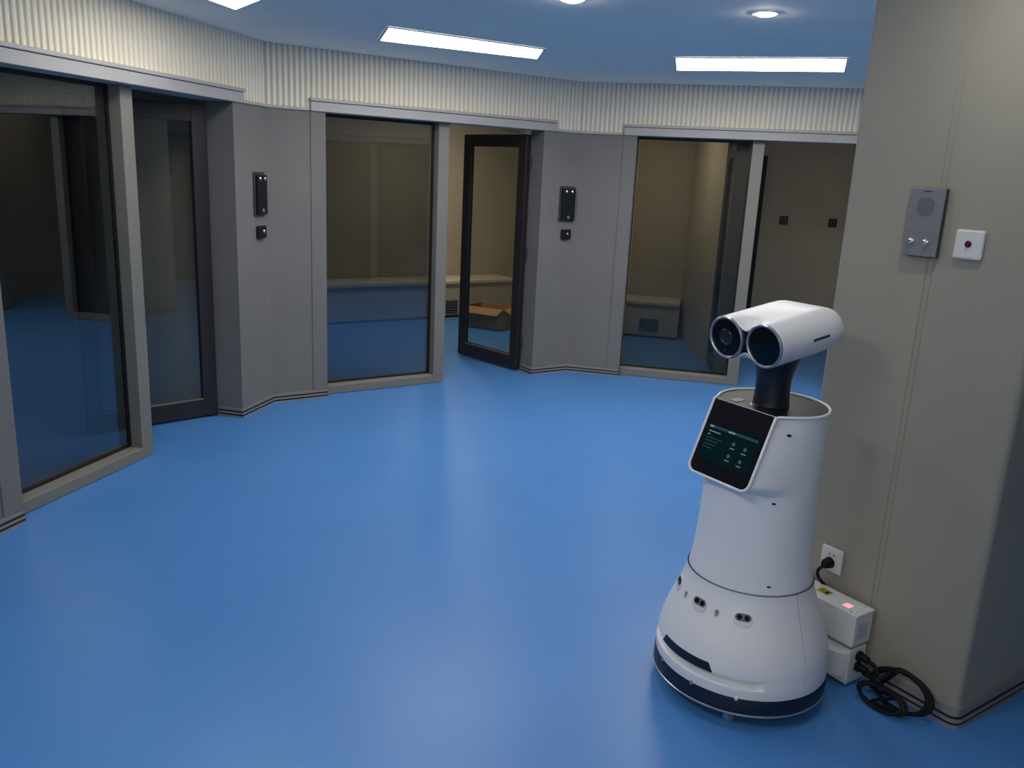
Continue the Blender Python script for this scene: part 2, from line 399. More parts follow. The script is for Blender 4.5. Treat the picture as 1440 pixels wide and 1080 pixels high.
# open carton on the floor behind the open door
ct = empty('cardboard_box', frame(W2[0], R(W2[1]), 1.86, 2.12), R(W2[1] - 62), 'open brown cardboard box on the floor seen through the open door', 'box')
w, l, h = .17, .24, .22
boxo('side_panel', 'carton', ct, -l, l, -w, -w+.006, 0, h); boxo('side_panel', 'carton', ct, -l, l, w-.006, w, 0, h)
boxo('end_panel', 'carton', ct, -l, -l+.006, -w+.006, w-.006, 0, h); boxo('end_panel', 'carton', ct, l-.006, l, -w+.006, w-.006, 0, h)
boxo('bottom_panel', 'carton', ct, -l+.006, l-.006, -w+.006, w-.006, 0, .006)
for sy in (-1, 1):
    bm = bmesh.new(); add_box(bm, -l, l, 0, .16, -.002, .002)
    obj('flap', bm, 'carton', ct, loc=(0, sy*w, h), rot=(R(-18 if sy > 0 else 198), 0, 0) if sy > 0 else (R(-18), 0, math.pi))
for sx in (-1, 1):
    bm = bmesh.new(); add_box(bm, 0, .09, -w, w, -.002, .002)
    obj('flap', bm, 'carton', ct, loc=(sx*l, 0, h), rot=(0, R(24), 0 if sx > 0 else math.pi))

# switch boxes on the inner wall behind the robot
for i, (s, lab) in enumerate(((.52, 'left of the two small black switches on the wall behind the robot'), (1.01, 'right of the two small black switches, beside the pillar edge'))):
    sw = empty('wall_switch', frame(W3[0], R(W3[1]), s, 2.358, 1.31), R(W3[1]), lab, 'switch', 'switches on the inner wall')
    boxo('switch_plate', 'device', sw, -.042, .042, -.012, 0, -.042, .042, bevel=.003)
    for sx in (-1, 1):
        for sz in (-1, 1):
            boxo('rocker', 'devedge', sw, sx*.017-.013, sx*.017+.013, -.016, -.0122, sz*.017-.013, sz*.017+.013, bevel=.002)

# ------------------------------------------------------------------ access readers and exit buttons on the piers
def reader(Wk, s, z0, z1, w, label, blabel):
    r = empty('access_reader', frame(Wk[0], R(Wk[1]), s, 0, z0), R(Wk[1]), label, 'reader', 'door readers on the wall piers')
    h = z1 - z0
    boxo('back_plate', 'devedge', r, -w/2, w/2, -.012, -.0005, 0, h, bevel=.003)
    boxo('face', 'device', r, -w/2+.014, w/2-.004, -.034, -.0122, .010, h-.018, bevel=.006)
    for x in (-.028, .030):
        bm = bmesh.new(); add_lathe(bm, [(.0005, .006), (.007, .005), (.012, .001), (.012, 0)], 16)
        obj('indicator_lamp', bm, 'chrome', r, smooth=True, loc=(x+.004, -.0342, h-.042), rot=(R(90), 0, 0))
    bm = bmesh.new(); add_lathe(bm, [(.0005, .004), (.010, .003), (.013, 0)], 16); obj('keyhole', bm, 'steel', r, smooth=True, loc=(.006, -.0342, .036), rot=(R(90), 0, 0))
    b = empty('exit_button', frame(Wk[0], R(Wk[1]), s + .005, 0, z0 - .145), R(Wk[1]), blabel, 'button', 'buttons under the door readers')
    boxo('button_box', 'device', b, -.046, .046, -.028, -.0005, 0, .082, bevel=.008)
    bm = bmesh.new(); add_lathe(bm, [(.0005, .008), (.007, .007), (.011, .003), (.011, 0)], 16); obj('key_switch', bm, 'chrome', b, smooth=True, loc=(.008, -.0282, .045), rot=(R(90), 0, 0))
reader(W1, 1.218, 1.305, 1.585, .128, 'black upright reader on the pier between the left wall door and the middle window', 'small black button box under the left reader')
reader(W2, 1.206, 1.287, 1.572, .150, 'black upright reader on the pier right of the open door', 'small black button box under the right reader')
reader(W4, 1.20, 1.287, 1.572, .14, 'black upright reader on the wall hidden behind the pillar', 'black button box on the wall hidden behind the pillar')
reader(W5, 1.20, 1.287, 1.572, .14, 'black upright reader on the right wall', 'black button box on the right wall')

# ------------------------------------------------------------------ grey pillar
PA = (1.4623, 2.3398); PANG = 124.0
pil = empty('wall_pillar', (PA[0], PA[1], 0), R(PANG), 'large grey fabric covered pillar behind the robot', 'pillar', kind='structure')
PW, PD = .662, .80     # left face width, depth of the right face
def rrect(x0, x1, y0, y1, r, k=6):
    out = []
    for cx, cy, a0 in ((x0+r, y0+r, 180), (x1-r, y0+r, 270), (x1-r, y1-r, 0), (x0+r, y1-r, 90)):
        for i in range(k+1): out.append((cx + r*math.cos(R(a0 + 90*i/k)), cy + r*math.sin(R(a0 + 90*i/k))))
    return out
bm = bmesh.new(); add_prism(bm, rrect(0, PW, -PD, 0, .022), 0, HC); obj('pillar_cladding', bm, 'pillar', pil, smooth=True, ang=20)
def ring(nm, m, off, z0, z1):
    bm = bmesh.new(); add_prism(bm, rrect(-off, PW+off, -PD-off, off, .022+off), z0, z1); obj(nm, bm, m, pil, smooth=True, ang=20)
ring('skirting_foot', 'skirt', .016, 0, .011); ring('skirting_groove', 'black', .0145, .011, .018); ring('skirting_band', 'skirt', .014, .018, .031)
ring('skirting_groove', 'black', .0125, .031, .038); ring('skirting_band', 'skirt', .009, .038, .066)
for x, wd in ((.325, .006), (.343, .005)):   # stitched seam of the cladding
    bm = bmesh.new(); add_prism(bm, [(x-wd, -.002), (x+wd, -.002), (x+wd*.4, .0030), (x-wd*.4, .0030)], .066, HC); obj('seam_welt', bm, 'pillar', pil)

def on_pillar(nm, s, z, label, cat, d=0): return empty(nm, frame(PA, R(PANG), s, d, z), R(PANG), label, cat)
# intercom
ic = on_pillar('intercom', .363, 1.461, 'brushed steel intercom panel with two buttons on the grey pillar', 'intercom')
boxo('body', 'steeldark', ic, -.057, .057, .0035, .020, 0, .207, bevel=.003)
boxo('face_plate', 'steel', ic, -.056, .056, .0202, .024, .001, .206, bevel=.003)
bm = bmesh.new()
for i in range(-6, 7):
    for j in range(-6, 7):
        x, z = i*.0052, j*.0052
        if x*x + z*z < .031**2:
            a = [bm.verts.new((x + .0017*math.cos(q*math.pi/3), .02425, .150 + z + .0017*math.sin(q*math.pi/3))) for q in range(6)]
            bm.faces.new(a)
tag(obj('speaker_holes', bm, 'black', ic), kind='stuff')
for i in range(3): boxo('maker_mark', 'steeldark', ic, -.014 + i*.0095, -.014 + i*.0095 + .0075, .0241, .0245, .194, .1985)
for x in (.026, -.022):
    bm = bmesh.new(); add_lathe(bm, [(.0005, .011), (.005, .0105), (.0085, .008), (.0095, .003), (.0095, 0)], 24)
    obj('call_button', bm, 'chrome', ic, smooth=True, loc=(x, .0241, .046), rot=(R(-90), 0, 0))
# alarm plate
al = on_pillar('alarm_button', .2185, 1.466, 'white square plate with a dark red button on the grey pillar', 'button')
boxo('plate', 'white', al, -.0435, .0435, .0005, .014, 0, .087, bevel=.006)
bm = bmesh.new(); add_lathe(bm, [(.0005, .003), (.008, .003), (.0105, .001), (.0105, 0)], 24); bt = obj('push_button', bm, 'red', al, smooth=True, loc=(.0, .0141, .0455), rot=(R(-90), 0, 0))
boxo('printed_mark', 'steel', al, .001, .0055, .0141, .0143, .026, .029)
# wall outlet with plug
ou = on_pillar('wall_outlet', .508, .322, 'white wall outlet on the grey pillar above the charging box', 'outlet')
boxo('plate', 'white', ou, -.043, .043, .0005, .010, 0, .090, bevel=.003)
for x in (-.010, .010):
    bm = bmesh.new(); add_box(bm, x-.0055, x+.0055, .0101, .0106, .0635, .0665)
    bmesh.ops.rotate(bm, verts=bm.verts, cent=(x, 0, .065), matrix=Matrix.Rotation(R(25 if x > 0 else -25), 3, 'Y')); obj('socket_slot', bm, 'black', ou)
pc = empty('power_plug', frame(PA, R(PANG), .512, .011, .355), R(PANG), 'black plug and cord in the white outlet on the pillar', 'plug')
bm = bmesh.new(); add_lathe(bm, [(.0005, .034), (.012, .034), (.017, .026), (.019, .010), (.021, 0), (.0005, 0)], 20); obj('plug_body', bm, 'cable', pc, smooth=True, rot=(R(-90), 0, 0))
bm = bmesh.new(); add_tube(bm, smooth_path([(.0, .028, -.004), (.010, .045, -.022), (.014, .036, -.05), (.008, .016, -.076), (-.01, .0045, -.10), (-.012, .0040, -.15), (-.012, .0040, -.22)]), .006, 8); obj('cord', bm, 'cable', pc, smooth=True)

# ------------------------------------------------------------------ charging dock against the pillar
ch = on_pillar('charging_box', .535, 0, 'white charging box against the grey pillar behind the robot', 'charger', d=.024)
SX0, SX1 = -.225, .225     # local x: -.225 is the right end seen in the photo
boxo('upper_housing', 'white', ch, SX0, SX1, 0, .098, .152, .262, bevel=.004)
boxo('lid', 'white', ch, SX0-.003, SX1+.003, -.002, .101, .262, .272, bevel=.003)
boxo('recess', 'steel', ch, SX0+.012, SX1-.012, .004, .086, .138, .152)
boxo('lower_housing', 'white', ch, SX0+.004, SX1-.004, 0, .094, .008, .138, bevel=.005)
boxo('foot_rail', 'cable', ch, SX0+.02, SX1-.02, .012, .084, 0, .008)
# contact noses facing the robot
for x0 in (-.218, .09):
    bm = bmesh.new(); pts = [(x0, .090)] + [(x0 + .128*i/20, .092 + .040*math.sin(math.pi*i/20)**.5) for i in range(0, 21)] + [(x0+.128, .090)]
    add_prism(bm, pts, .040, .128); obj('contact_nose', bm, 'white', ch, bevel=.004, smooth=True)
st = boxo('warning_sticker', 'yellow', ch, -.082, -.036, .026, .062, .2722, .2727); boxo('sticker_print', 'black', st, -.076, -.064, .034, .056, .27272, .2730); boxo('sticker_print', 'black', st, -.058, -.042, .041, .046, .27272, .2730)
boxo('status_light', 'led', ch, -.178, -.150, .045, .075, .2722, .2732, bevel=.0005)
for x, y in ((-.196, .088), (.1, .088), (-.2, .012)):
    bm = bmesh.new(); add_lathe(bm, [(.0005, .001), (.003, .001), (.003, 0)], 10); obj('screw', bm, 'steeldark', ch, loc=(x, y, .272))
boxo('rating_label', 'shelldark2', ch, SX0-.0006, SX0-.0001, .022, .078, .175, .235)
for i in range(4): boxo('label_print', 'shelldark', ch, SX0-.0010, SX0-.0007, .03, .07 - .008*(i % 2), .185 + i*.012, .188 + i*.012)
for z in (.108, .068):
    bm = bmesh.new(); add_lathe(bm, [(.0005, .038), (.011, .038), (.0135, .03), (.0135, .012), (.018, .010), (.018, 0)], 20)
    obj('connector', bm, 'cable', ch, smooth=True, loc=(SX0+.003, .045, z), rot=(0, R(-90), 0))

# black cables coiled on the floor at the foot of the pillar (frame of the pillar face: x along, y out)
def cable(nm, pts, r, label):
    c = empty(nm, frame(PA, R(PANG), .27, .05, 0), R(PANG), label, 'cable', 'cables beside the charging box')
    bm = bmesh.new(); add_tube(bm, smooth_path(pts, 8), r, 8); obj('cord', bm, 'cable', c, smooth=True)
def loops(n, x0, x1, ytop, ylow, zt, z0, ph, tilt):
    out = []
    for i in range(n*10 + 1):
        a = 2*math.pi*i/10; cx = (x0+x1)/2; rx = (x1-x0)/2 * (1 - .07*math.floor(i/10))
        z = z0 + (zt-z0)*(.5 + .5*math.sin(a + ph)); y = ylow + (ytop-ylow)*(.5 + .5*math.sin(a + ph)) + .004*(i/10)
        out.append((cx + rx*math.cos(a + ph), y, max(z, .009)))
    return out
cable('charger_cable', [(.003, .020, .108), (-.03, .03, .106), (-.06, .04, .085)] + [(p[0], p[1], p[2]) for p in loops(3, -.225, -.015, -.012, .035, .120, .010, 1.2, 0)] + [(-.03, .02, .03), (.0, -.01, .02)], .0065,
      'thick black cable coiled against the pillar beside the charging box')
cable('black_cable', [(.003, .020, .068), (-.03, .028, .062), (-.055, .045, .04)] + loops(3, -.175, -.005, .052, .085, .070, .009, 2.2, 0) + [(-.06, .07, .009), (-.14, .052, .009)], .006,
      'black cord looped on the floor below the thicker cable coil')

# ------------------------------------------------------------------ robot (local +x is its front, z up)
RB = (.82, 2.554); RANG = -146
rob = empty('security_robot', (RB[0], RB[1], 0), R(RANG), 'white patrol robot with two lens eyes and a black screen', 'robot')
def sstep(a, b, x): t = max(0, min(1, (x-a)/(b-a))); return t*t*(3-2*t)
def interp(x, T):
    if x <= T[0][0]: return T[0][1]
    for (a, p), (b, q) in zip(T, T[1:]):
        if x <= b: t = (x-a)/(b-a); return p + (q-p)*t
    return T[-1][1]
BASE = [(.105, .2815), (.12, .2825), (.135, .2825), (.15, .281), (.165, .2795), (.18, .278), (.20, .2745), (.225, .268), (.25, .2605), (.275, .2515), (.30, .2415), (.325, .2315), (.35, .222), (.375, .2135), (.40, .2070), (.412, .2048), (.420, .2040)]
def smooth_interp(x, T):
    # Catmull-Rom through the table
    for i in range(len(T)-1):
        if x <= T[i+1][0] or i == len(T)-2:
            x0, y0 = T[max(i-1, 0)]; x1, y1 = T[i]; x2, y2 = T[i+1]; x3, y3 = T[min(i+2, len(T)-1)]
            t = max(0, min(1, (x-x1)/(x2-x1)))
            return .5*(2*y1 + (y2-y0)*t + (2*y0-5*y1+4*y2-y3)*t*t + (3*y1-y0-3*y2+y3)*t**3)
def groove(r, z, a):
    a = (a + math.pi) % (2*math.pi) - math.pi
    w = 1 - sstep(R(52), R(56), abs(a))
    g = sstep(.139, .147, z) * (1 - sstep(.164, .169, z))
    return r - .026*w*g
bm = bmesh.new(); zs = [.105 + i*.0025 for i in range(int(.315/.0025)+1)]
add_lathe(bm, [(smooth_interp(z, BASE), z) for z in zs], 200, rfun=groove)
bs = obj('base_shell', bm, 'shell', rob, smooth=True, ang=60)
# lidar slit above the groove
bm = bmesh.new(); rings = []
for i in range(49):
    a = R(-23 + 46*i/48); e = abs(i-24)/24; z1 = .196 - .004*(e > .94); zz0 = .168; z1 = .168 + (.028)*(1 - sstep(.86, 1.0, e)*.85)
    rr = lambda z: smooth_interp(z, BASE)
    rings.append([((rr(zz0)-.012)*math.cos(a), (rr(zz0)-.012)*math.sin(a), zz0), ((rr(zz0)+.0012)*math.cos(a), (rr(zz0)+.0012)*math.sin(a), zz0),
                  ((rr(z1)+.0012)*math.cos(a), (rr(z1)+.0012)*math.sin(a), z1), ((rr(z1)-.012)*math.cos(a), (rr(z1)-.012)*math.sin(a), z1)])
add_loft(bm, rings); obj('scanner_slit', bm, 'navy', rob)
bm = bmesh.new(); add_lathe(bm, [(.20, .040), (.270, .040), (.2815, .046), (.2845, .055), (.2845, .098), (.2815, .1065), (.272, .1075)], 128); bp_ = obj('bumper', bm, 'navy', rob, smooth=True)
bm = bmesh.new(); add_lathe(bm, [(.279, .0455), (.284, .0465), (.2868, .050), (.2868, .0535), (.284, .0555)], 128); obj('bumper_trim', bm, 'silver', bp_, smooth=True)
for a in (-20, 10, 40): 
    bm = bmesh.new(); add_lathe(bm, [(.0005, .003), (.006, .0025), (.008, 0)], 12); obj('bumper_sensor', bm, 'silver', bp_, smooth=True, loc=(.2815*math.cos(R(a)), .2815*math.sin(R(a)), .106), rot=(0, R(65), R(a)))
bm = bmesh.new(); add_lathe(bm, [(.0005, .042), (.26, .042), (.26, .06)], 64); obj('chassis_plate', bm, 'black', rob)
for a in (36, -30, 150, -150):
    r_ = .246
    cs = boxo('caster', 'wheel', rob, -.012, .012, -.014, .014, .022, .042, bevel=.003); cs.location = (r_*math.cos(R(a)), r_*math.sin(R(a)), 0); cs.rotation_euler = (0, 0, R(a + 60))
    bm = bmesh.new(); add_lathe(bm, [(.0005, -.009), (.014, -.009), (.018, -.006), (.018, .006), (.014, .009), (.0005, .009)], 24); obj('caster_wheel', bm, 'wheel', cs, smooth=True, loc=(.002, 0, .0185), rot=(R(90), 0, 0))
    for sy in (-1, 1): boxo('caster_fork', 'chrome', cs, -.010, .010, sy*.0125-.002, sy*.0125+.002, .012, .034)
for sy in (-1, 1):
    bm = bmesh.new(); add_lathe(bm, [(.0005, -.015), (.05, -.015), (.055, -.01), (.055, .01), (.05, .015), (.0005, .015)], 32); obj('drive_wheel', bm, 'cable', rob, smooth=True, loc=(0, sy*.19, .0555), rot=(R(90), 0, 0))
# seam rings and panel seams
bm = bmesh.new(); add_lathe(bm, [(.1975, .4198), (.2002, .4198), (.2002, .4218), (.1975, .4218)], 96); obj('waist_seam', bm, 'shelldark', rob)
for a in (86, -86):
    bm = bmesh.new(); add_tube(bm, [((smooth_interp(z, BASE)-.0002)*math.cos(R(a)), (smooth_interp(z, BASE)-.0002)*math.sin(R(a)), z) for z in [.11 + .31*i/24 for i in range(25)]], .0009, 5); obj('panel_seam', bm, 'shelldark', bs)
# ultrasonic sensors on the bell
def on_base(a, z, off=0.0):
    r0 = smooth_interp(z, BASE) + off; dr = (smooth_interp(z+.01, BASE) - smooth_interp(z-.01, BASE))/.02
    tilt = math.atan(-dr)
    return Matrix.Translation((r0*math.cos(R(a)), r0*math.sin(R(a)), z)) @ Matrix.Rotation(R(a), 4, 'Z') @ Matrix.Rotation(-tilt, 4, 'Y')   # local x = outward, y = sideways, z = up the shell
def oval(bm, w, h, x0, x1, k=14, cy=0, cz=0):
    pts = []
    rr = h/2
    for sgn in (1, -1):
        for i in range(k+1):
            a = -math.pi/2 + math.pi*i/k
            pts.append((sgn*((w/2-rr) + rr*math.cos(a)), sgn*rr*math.sin(a)))
    A = [bm.verts.new((x0, cy+p[0], cz+p[1])) for p in pts]; B = [bm.verts.new((x1, cy+p[0], cz+p[1])) for p in pts]
    n = len(pts); bm.faces.new(A[::-1]); bm.faces.new(B)
    for i in range(n): bm.faces.new((A[i], A[(i+1) % n], B[(i+1) % n], B[i]))
for a in (-75, -38, 0, 38, 75):
    if abs(a) > 60: continue
    bm = bmesh.new(); oval(bm, .058, .046, -.006, .0028); s = obj('ultrasonic_sensor', bm, 'white', rob, bevel=.0015); s.matrix_local = on_base(a, .343)
    bm = bmesh.new(); oval(bm, .050, .024, .0029, .0034, cz=.008); obj('sensor_recess_shade', bm, 'wheel', s)  # flat grey oval; shade of the recess put in as colour
    for sy in (-1, 1):
        bm = bmesh.new(); oval(bm, .0165, .0165, .0035, .0045, cy=sy*.0115, cz=.008); obj('sensor_eye', bm, 'gloss', s)
for a in (-18, 17):
    bm = bmesh.new(); oval(bm, .013, .022, -.004, .002); s = obj('proximity_sensor', bm, 'white', rob, bevel=.001); s.matrix_local = on_base(a, .342)
    bm = bmesh.new(); oval(bm, .009, .009, .0021, .003, cz=.004); obj('sensor_eye', bm, 'wheel', s)
# ---- body shell with the flared screen housing
BODY = [(.4225, .1985), (.45, .194), (.50, .188), (.55, .1845), (.60, .182), (.66, .1795), (.72, .178), (.80, .1775), (.90, .1775), (.986, .1785)]
FB, FT, ZB, ZT = .214, .122, .762, .986      # screen: bottom front offset, top front offset, bottom z, top z
HWD = .122                                    # half width of the screen
def outline(F, r, hw, cr=.018, n=120):
    """closed outline: flat front at x=F between y=+-hw, rounded corners, sweeping back into a circle of radius r"""
    pts = []
    k = 10
    half = []
    for i in range(k+1): half.append((F, (hw-cr)*i/k))
    for i in range(1, 7): a = R(90*i/6*.80); half.append((F - cr + cr*math.cos(a), hw - cr + cr*math.sin(a)))
    x0, y0 = half[-1]; a1 = R(100)
    x3, y3 = r*math.cos(a1), r*math.sin(a1)
    p1 = (x0 - .040, y0 + .022); p2 = (x3 + .075, y3 + .006)
    for i in range(1, 17):
        t = i/16; u = 1-t
        half.append((u**3*x0 + 3*u*u*t*p1[0] + 3*u*t*t*p2[0] + t**3*x3, u**3*y0 + 3*u*u*t*p1[1] + 3*u*t*t*p2[1] + t**3*y3))
    for i in range(1, 25): a = a1 + (math.pi - a1)*i/24; half.append((r*math.cos(a), r*math.sin(a)))
    full = half + [(x, -y) for x, y in half[-2:0:-1]]
    return full
def circ_like(r, ref):
    return [(r*math.cos(math.atan2(y, x)), r*math.sin(math.atan2(y, x))) for x, y in ref]
REF = outline((FB+FT)/2, .178, HWD)
rings = []
for z in [.4225, .44, .46, .48, .50, .525, .55, .575, .60, .63, .66, .69, .71, .725, .737]:
    rings.append([(x, y, z) for x, y in circ_like(smooth_interp(z, BODY), REF)])
for z in (.742, .747, .752, .757, .763, .771, .78, .80, .83, .86, .89, .92, .95, .97, .986):
    F = FB + (FT-FB)*(z-ZB)/(ZT-ZB) - .008
    o1 = outline(F, smooth_interp(z, BODY), HWD + .004); c1 = circ_like(smooth_interp(z, BODY), REF)
    k = sstep(.735, .776, z)**.8
    rings.append([(c[0] + (p[0]-c[0])*k, c[1] + (p[1]-c[1])*k, z) for p, c in zip(o1, c1)])
bm = bmesh.new(); add_loft(bm, rings, True, False); body = obj('body_shell', bm, 'shell', rob, smooth=True, ang=50)
# black top plate
tp = None
# tilted display plate: its own frame, x = sideways(local y), y = up the slope
slope = math.atan2(FB-FT, ZT-ZB); LEN = math.hypot(FB-FT, ZT-ZB)
DM = Matrix.Translation((FB, 0, ZB)) @ Matrix.Rotation(-slope, 4, 'Y')     # local z runs up the screen, local x faces out, local y sideways
def disp(name, m, pts, x0, x1, parent=None):
    bm = bmesh.new(); A = [bm.verts.new((x0, p[0], p[1])) for p in pts]; B = [bm.verts.new((x1, p[0], p[1])) for p in pts]; n = len(pts)
    bm.faces.new(A[::-1]); bm.faces.new(B)
    for i in range(n): bm.faces.new((A[i], A[(i+1) % n], B[(i+1) % n], B[i]))
    return obj(name, bm, m, parent)
cr = .028
def ucorner(hw, r, up):
    pts = [(-hw, up)]
    for i in range(9): a = R(180 + 90*i/8); pts.append((-hw + r + r*math.cos(a), r + r*math.sin(a)))
    for i in range(9): a = R(270 + 90*i/8); pts.append((hw - r + r*math.cos(a), r + r*math.sin(a)))
    pts.append((hw, up)); return pts
hs = disp('screen_housing', 'shell', ucorner(HWD, cr, LEN-.002), -.030, -.003, rob); hs.matrix_local = DM
sc = disp('screen', 'gloss', [(p[0]*.965, .004 + p[1]*.985) for p in ucorner(HWD, cr, LEN)], -.003, .0015, rob); sc.matrix_local = DM
# image on the screen: faint panel, header bar, text rows, four icons
def uiq(name, m, y0, y1, z0, z1, x=.0022, par=None): return boxo(name, m, par or sc, x-.0004, x, y0, y1, z0, z1)
# local +y is to the viewer's right
uiq('screen_window', 'ui1', -.098, .096, .050, .164, .0021)
uiq('screen_header', 'ui2', -.098, .096, .152, .160, .0024)
uiq('screen_title', 'ui3', -.096, -.080, .1525, .1590, .0027); uiq('screen_title', 'ui3', -.020, .006, .1525, .1580, .0027)
for i, (a, b, m) in enumerate(((-.094, -.046, 'ui3'), (-.094, -.085, 'ui3'), (-.096, -.030, 'ui2'), (-.096, -.045, 'ui2'), (-.096, -.05, 'ui2'), (-.096, -.06, 'ui2'))):
    uiq('screen_text', m, a, b, .1385 - i*.0105, .1415 - i*.0105, .0025)
for (y, z) in ((.015, .120), (.062, .116), (.012, .080), (.060, .076)):
    ic_ = uiq('screen_icon', 'ui1', y-.019, y+.019, z-.018, z+.016, .00225)
    bm = bmesh.new(); oval(bm, .012, .012, .0023, .0026, cy=y, cz=z+.004); obj('icon_mark', bm, 'ui4', ic_)
    uiq('icon_caption', 'ui3', y-.009, y+.009, z-.012, z-.0095, .0026, ic_)
# rim that runs round the screen and the top of the shell
path = []
up = Vector((FT-FB, 0, ZT-ZB)).normalized()
for p in ucorner(HWD, cr, LEN): path.append(Vector((FB, p[0], ZB)) + up*p[1]*1.0)
right_top = path[-1]
def shoulder(F, r, hw, a1=R(100), n=14):
    x3, y3 = r*math.cos(a1), r*math.sin(a1); out = []
    P_ = ((F, hw), (F-.045, hw+.020), (x3+.075, y3+.006), (x3, y3))
    for i in range(n+1):
        t = i/n; u_ = 1-t; w4 = (u_**3, 3*u_*u_*t, 3*u_*t*t, t**3)
        out.append((sum(w*p[0] for w, p in zip(w4, P_)), sum(w*p[1] for w, p in zip(w4, P_))))
    for i in range(1, 21):
        a = a1 + (math.pi-a1)*i/20; out.append((r*math.cos(a), r*math.sin(a)))
    return out
sh = shoulder(FT, .1775, HWD)
loop = [Vector((x, y, .986)) for x, y in sh[1:]]
loop = loop + [Vector((v.x, -v.y, v.z)) for v in loop[::-1]]
full = path + loop
cl = [full[0]]
for p in full[1:]:
    if (p - cl[-1]).length > .004: cl.append(p)
bm = bmesh.new(); add_tube(bm, cl, .0048, 8, closed=True); obj('rim', bm, 'shell', rob, smooth=True, ang=60)
# card reader and lettering on the top plate
top = [(x*.985-.002, y*.965) for x, y in shoulder(FT, .1755, HWD)]; top = [(FT-.002, 0)] + top + [(x, -y) for x, y in top[-2::-1]]
bm = bmesh.new(); add_loft(bm, [[(x, y, .962) for x, y in top], [(x, y, .9845) for x, y in top]]); tp = obj('top_plate', bm, 'gloss', rob)
boxo('card_slot', 'lensin', tp, .045, .092, -.092, -.060, .9846, .9862, bevel=.001)
for i in range(3):
    bm = bmesh.new(); add_box(bm, -.010, .010, -.0018, .0018, .9846, .9852); obj('top_mark', bm, 'silver', tp, loc=(.062 - i*.002, -.026 + i*.010, 0), rot=(0, 0, R(40)))
boxo('top_mark', 'silver', tp, .092, .0935, -.09, -.005, .9846, .9850)
# screws on the body
for a, z in ((57, .449), (53, .717), (59, .935), (-57, .449), (-59, .935)):
    if z > .75:
        x = .107 if True else 0; y = .152*(1 if a > 0 else -1); Mx = Matrix.Translation((.092, y*1.015, z)) @ Matrix.Rotation(R(62 if a > 0 else -62), 4, 'Z')
    else:
        r_ = smooth_interp(z, BODY); Mx = Matrix.Translation((r_*math.cos(R(a)), r_*math.sin(R(a)), z)) @ Matrix.Rotation(R(a), 4, 'Z')
    bm = bmesh.new(); oval(bm, .0125, .0065, -.006, .0008); q = obj('screw_hole', bm, 'black', body); q.matrix_local = Mx
# ---- neck
def ell(rx, ry, z, cx=0, n=40): return [(cx + rx*math.cos(2*math.pi*i/n), ry*math.sin(2*math.pi*i/n), z) for i in range(n)]
bm = bmesh.new(); add_loft(bm, [ell(.060, .060, .976), ell(.057, .057, .984), ell(.055, .055, 1.0), ell(.053, .053, 1.03), ell(.054, .053, 1.06), ell(.060, .056, 1.09), ell(.074, .062, 1.12), ell(.090, .068, 1.15), ell(.095, .070, 1.17)]); obj('neck', bm, 'navy', rob, smooth=True)
# ---- head: pitched slightly forward; own frame: x forward, y sideways, z up
HP = R(8.5); HM = Matrix.Translation((0, 0, 1.218)) @ Matrix.Rotation(HP, 4, 'Y')
HR, HS = .067, .0735          # tube radius, half spacing of the lenses
def hsec(x, shrink=0.0, valley=0.0, n=28):
    """cross-section of the head: two rounded ends joined by a flat top and bottom, with an optional dip between the lenses"""
    r = HR - shrink; s = HS - shrink*.25; pts = []
    def dip(y): return valley*math.exp(-(y/.036)**2)
    for i in range(n+1):
        a = -math.pi/2 + math.pi*i/n; pts.append((x, s + r*math.cos(a), r*math.sin(a)))
    for i in range(1, 20):
        y = s - 2*s*i/20; pts.append((x, y, r - dip(y)))
    for i in range(n+1):
        a = math.pi/2 + math.pi*i/n; pts.append((x, -s + r*math.cos(a), r*math.sin(a)))
    for i in range(1, 20):
        y = -s + 2*s*i/20; pts.append((x, y, -r + dip(y)*.8))
    return pts
head = empty('head', (0, 0, 0)); head.parent = rob; head.matrix_local = HM
bm = bmesh.new(); rings = []
for x, sh, va in ((.150, .004, .034), (.156, .0015, .032), (.154, .0, .030), (.148, 0, .026), (.140, 0, .019), (.130, 0, .011), (.120, 0, .005), (.110, 0, .0015), (.10, 0, 0), (.0, 0, 0), (-.06, 0, 0), (-.10, .001, 0), (-.120, .004, 0), (-.133, .009, 0), (-.142, .017, 0), (-.147, .030, 0), (-.149, .045, 0)):
    rings.append(hsec(x, sh, va))
add_loft(bm, rings, False, True); hsh = obj('head_shell', bm, 'shell', head, smooth=True, ang=50)
bm = bmesh.new(); add_loft(bm, [hsec(.142, .0035, .035), hsec(.1500, .0035, .035)]); obj('face_plate', bm, 'gloss', head)
for i, sy in enumerate((-1, 1)):
    bm = bmesh.new(); add_lathe(bm, [(.0585, 0), (.0585, .010), (.061, .0125), (.0645, .0125), (.0665, .010), (.0665, 0)], 64)
    rg = obj('lens_ring', bm, 'silver', head, smooth=True, loc=(.1495, sy*HS, 0), rot=(0, R(90), 0))
    bm = bmesh.new(); add_lathe(bm, [(.0005, .0085), (.03, .0075), (.0584, .0055)], 64); obj('lens_cover', bm, 'lens', rg, smooth=True)
    if sy < 0:
        bm = bmesh.new(); add_lathe(bm, [(.018, .0092), (.020, .0108), (.024, .0108), (.026, .0092)], 40); obj('lens_barrel', bm, 'lensin', rg, smooth=True)
        bm = bmesh.new(); add_lathe(bm, [(.0005, .0125), (.010, .0118), (.0178, .0095)], 40); obj('front_element', bm, 'lensin', rg, smooth=True)
        bm = bmesh.new(); add_lathe(bm, [(.0005, .0085), (.003, .0080), (.004, .0072)], 12); obj('sensor_dot', bm, 'red', rg, smooth=True, loc=(.042, -.006, 0))
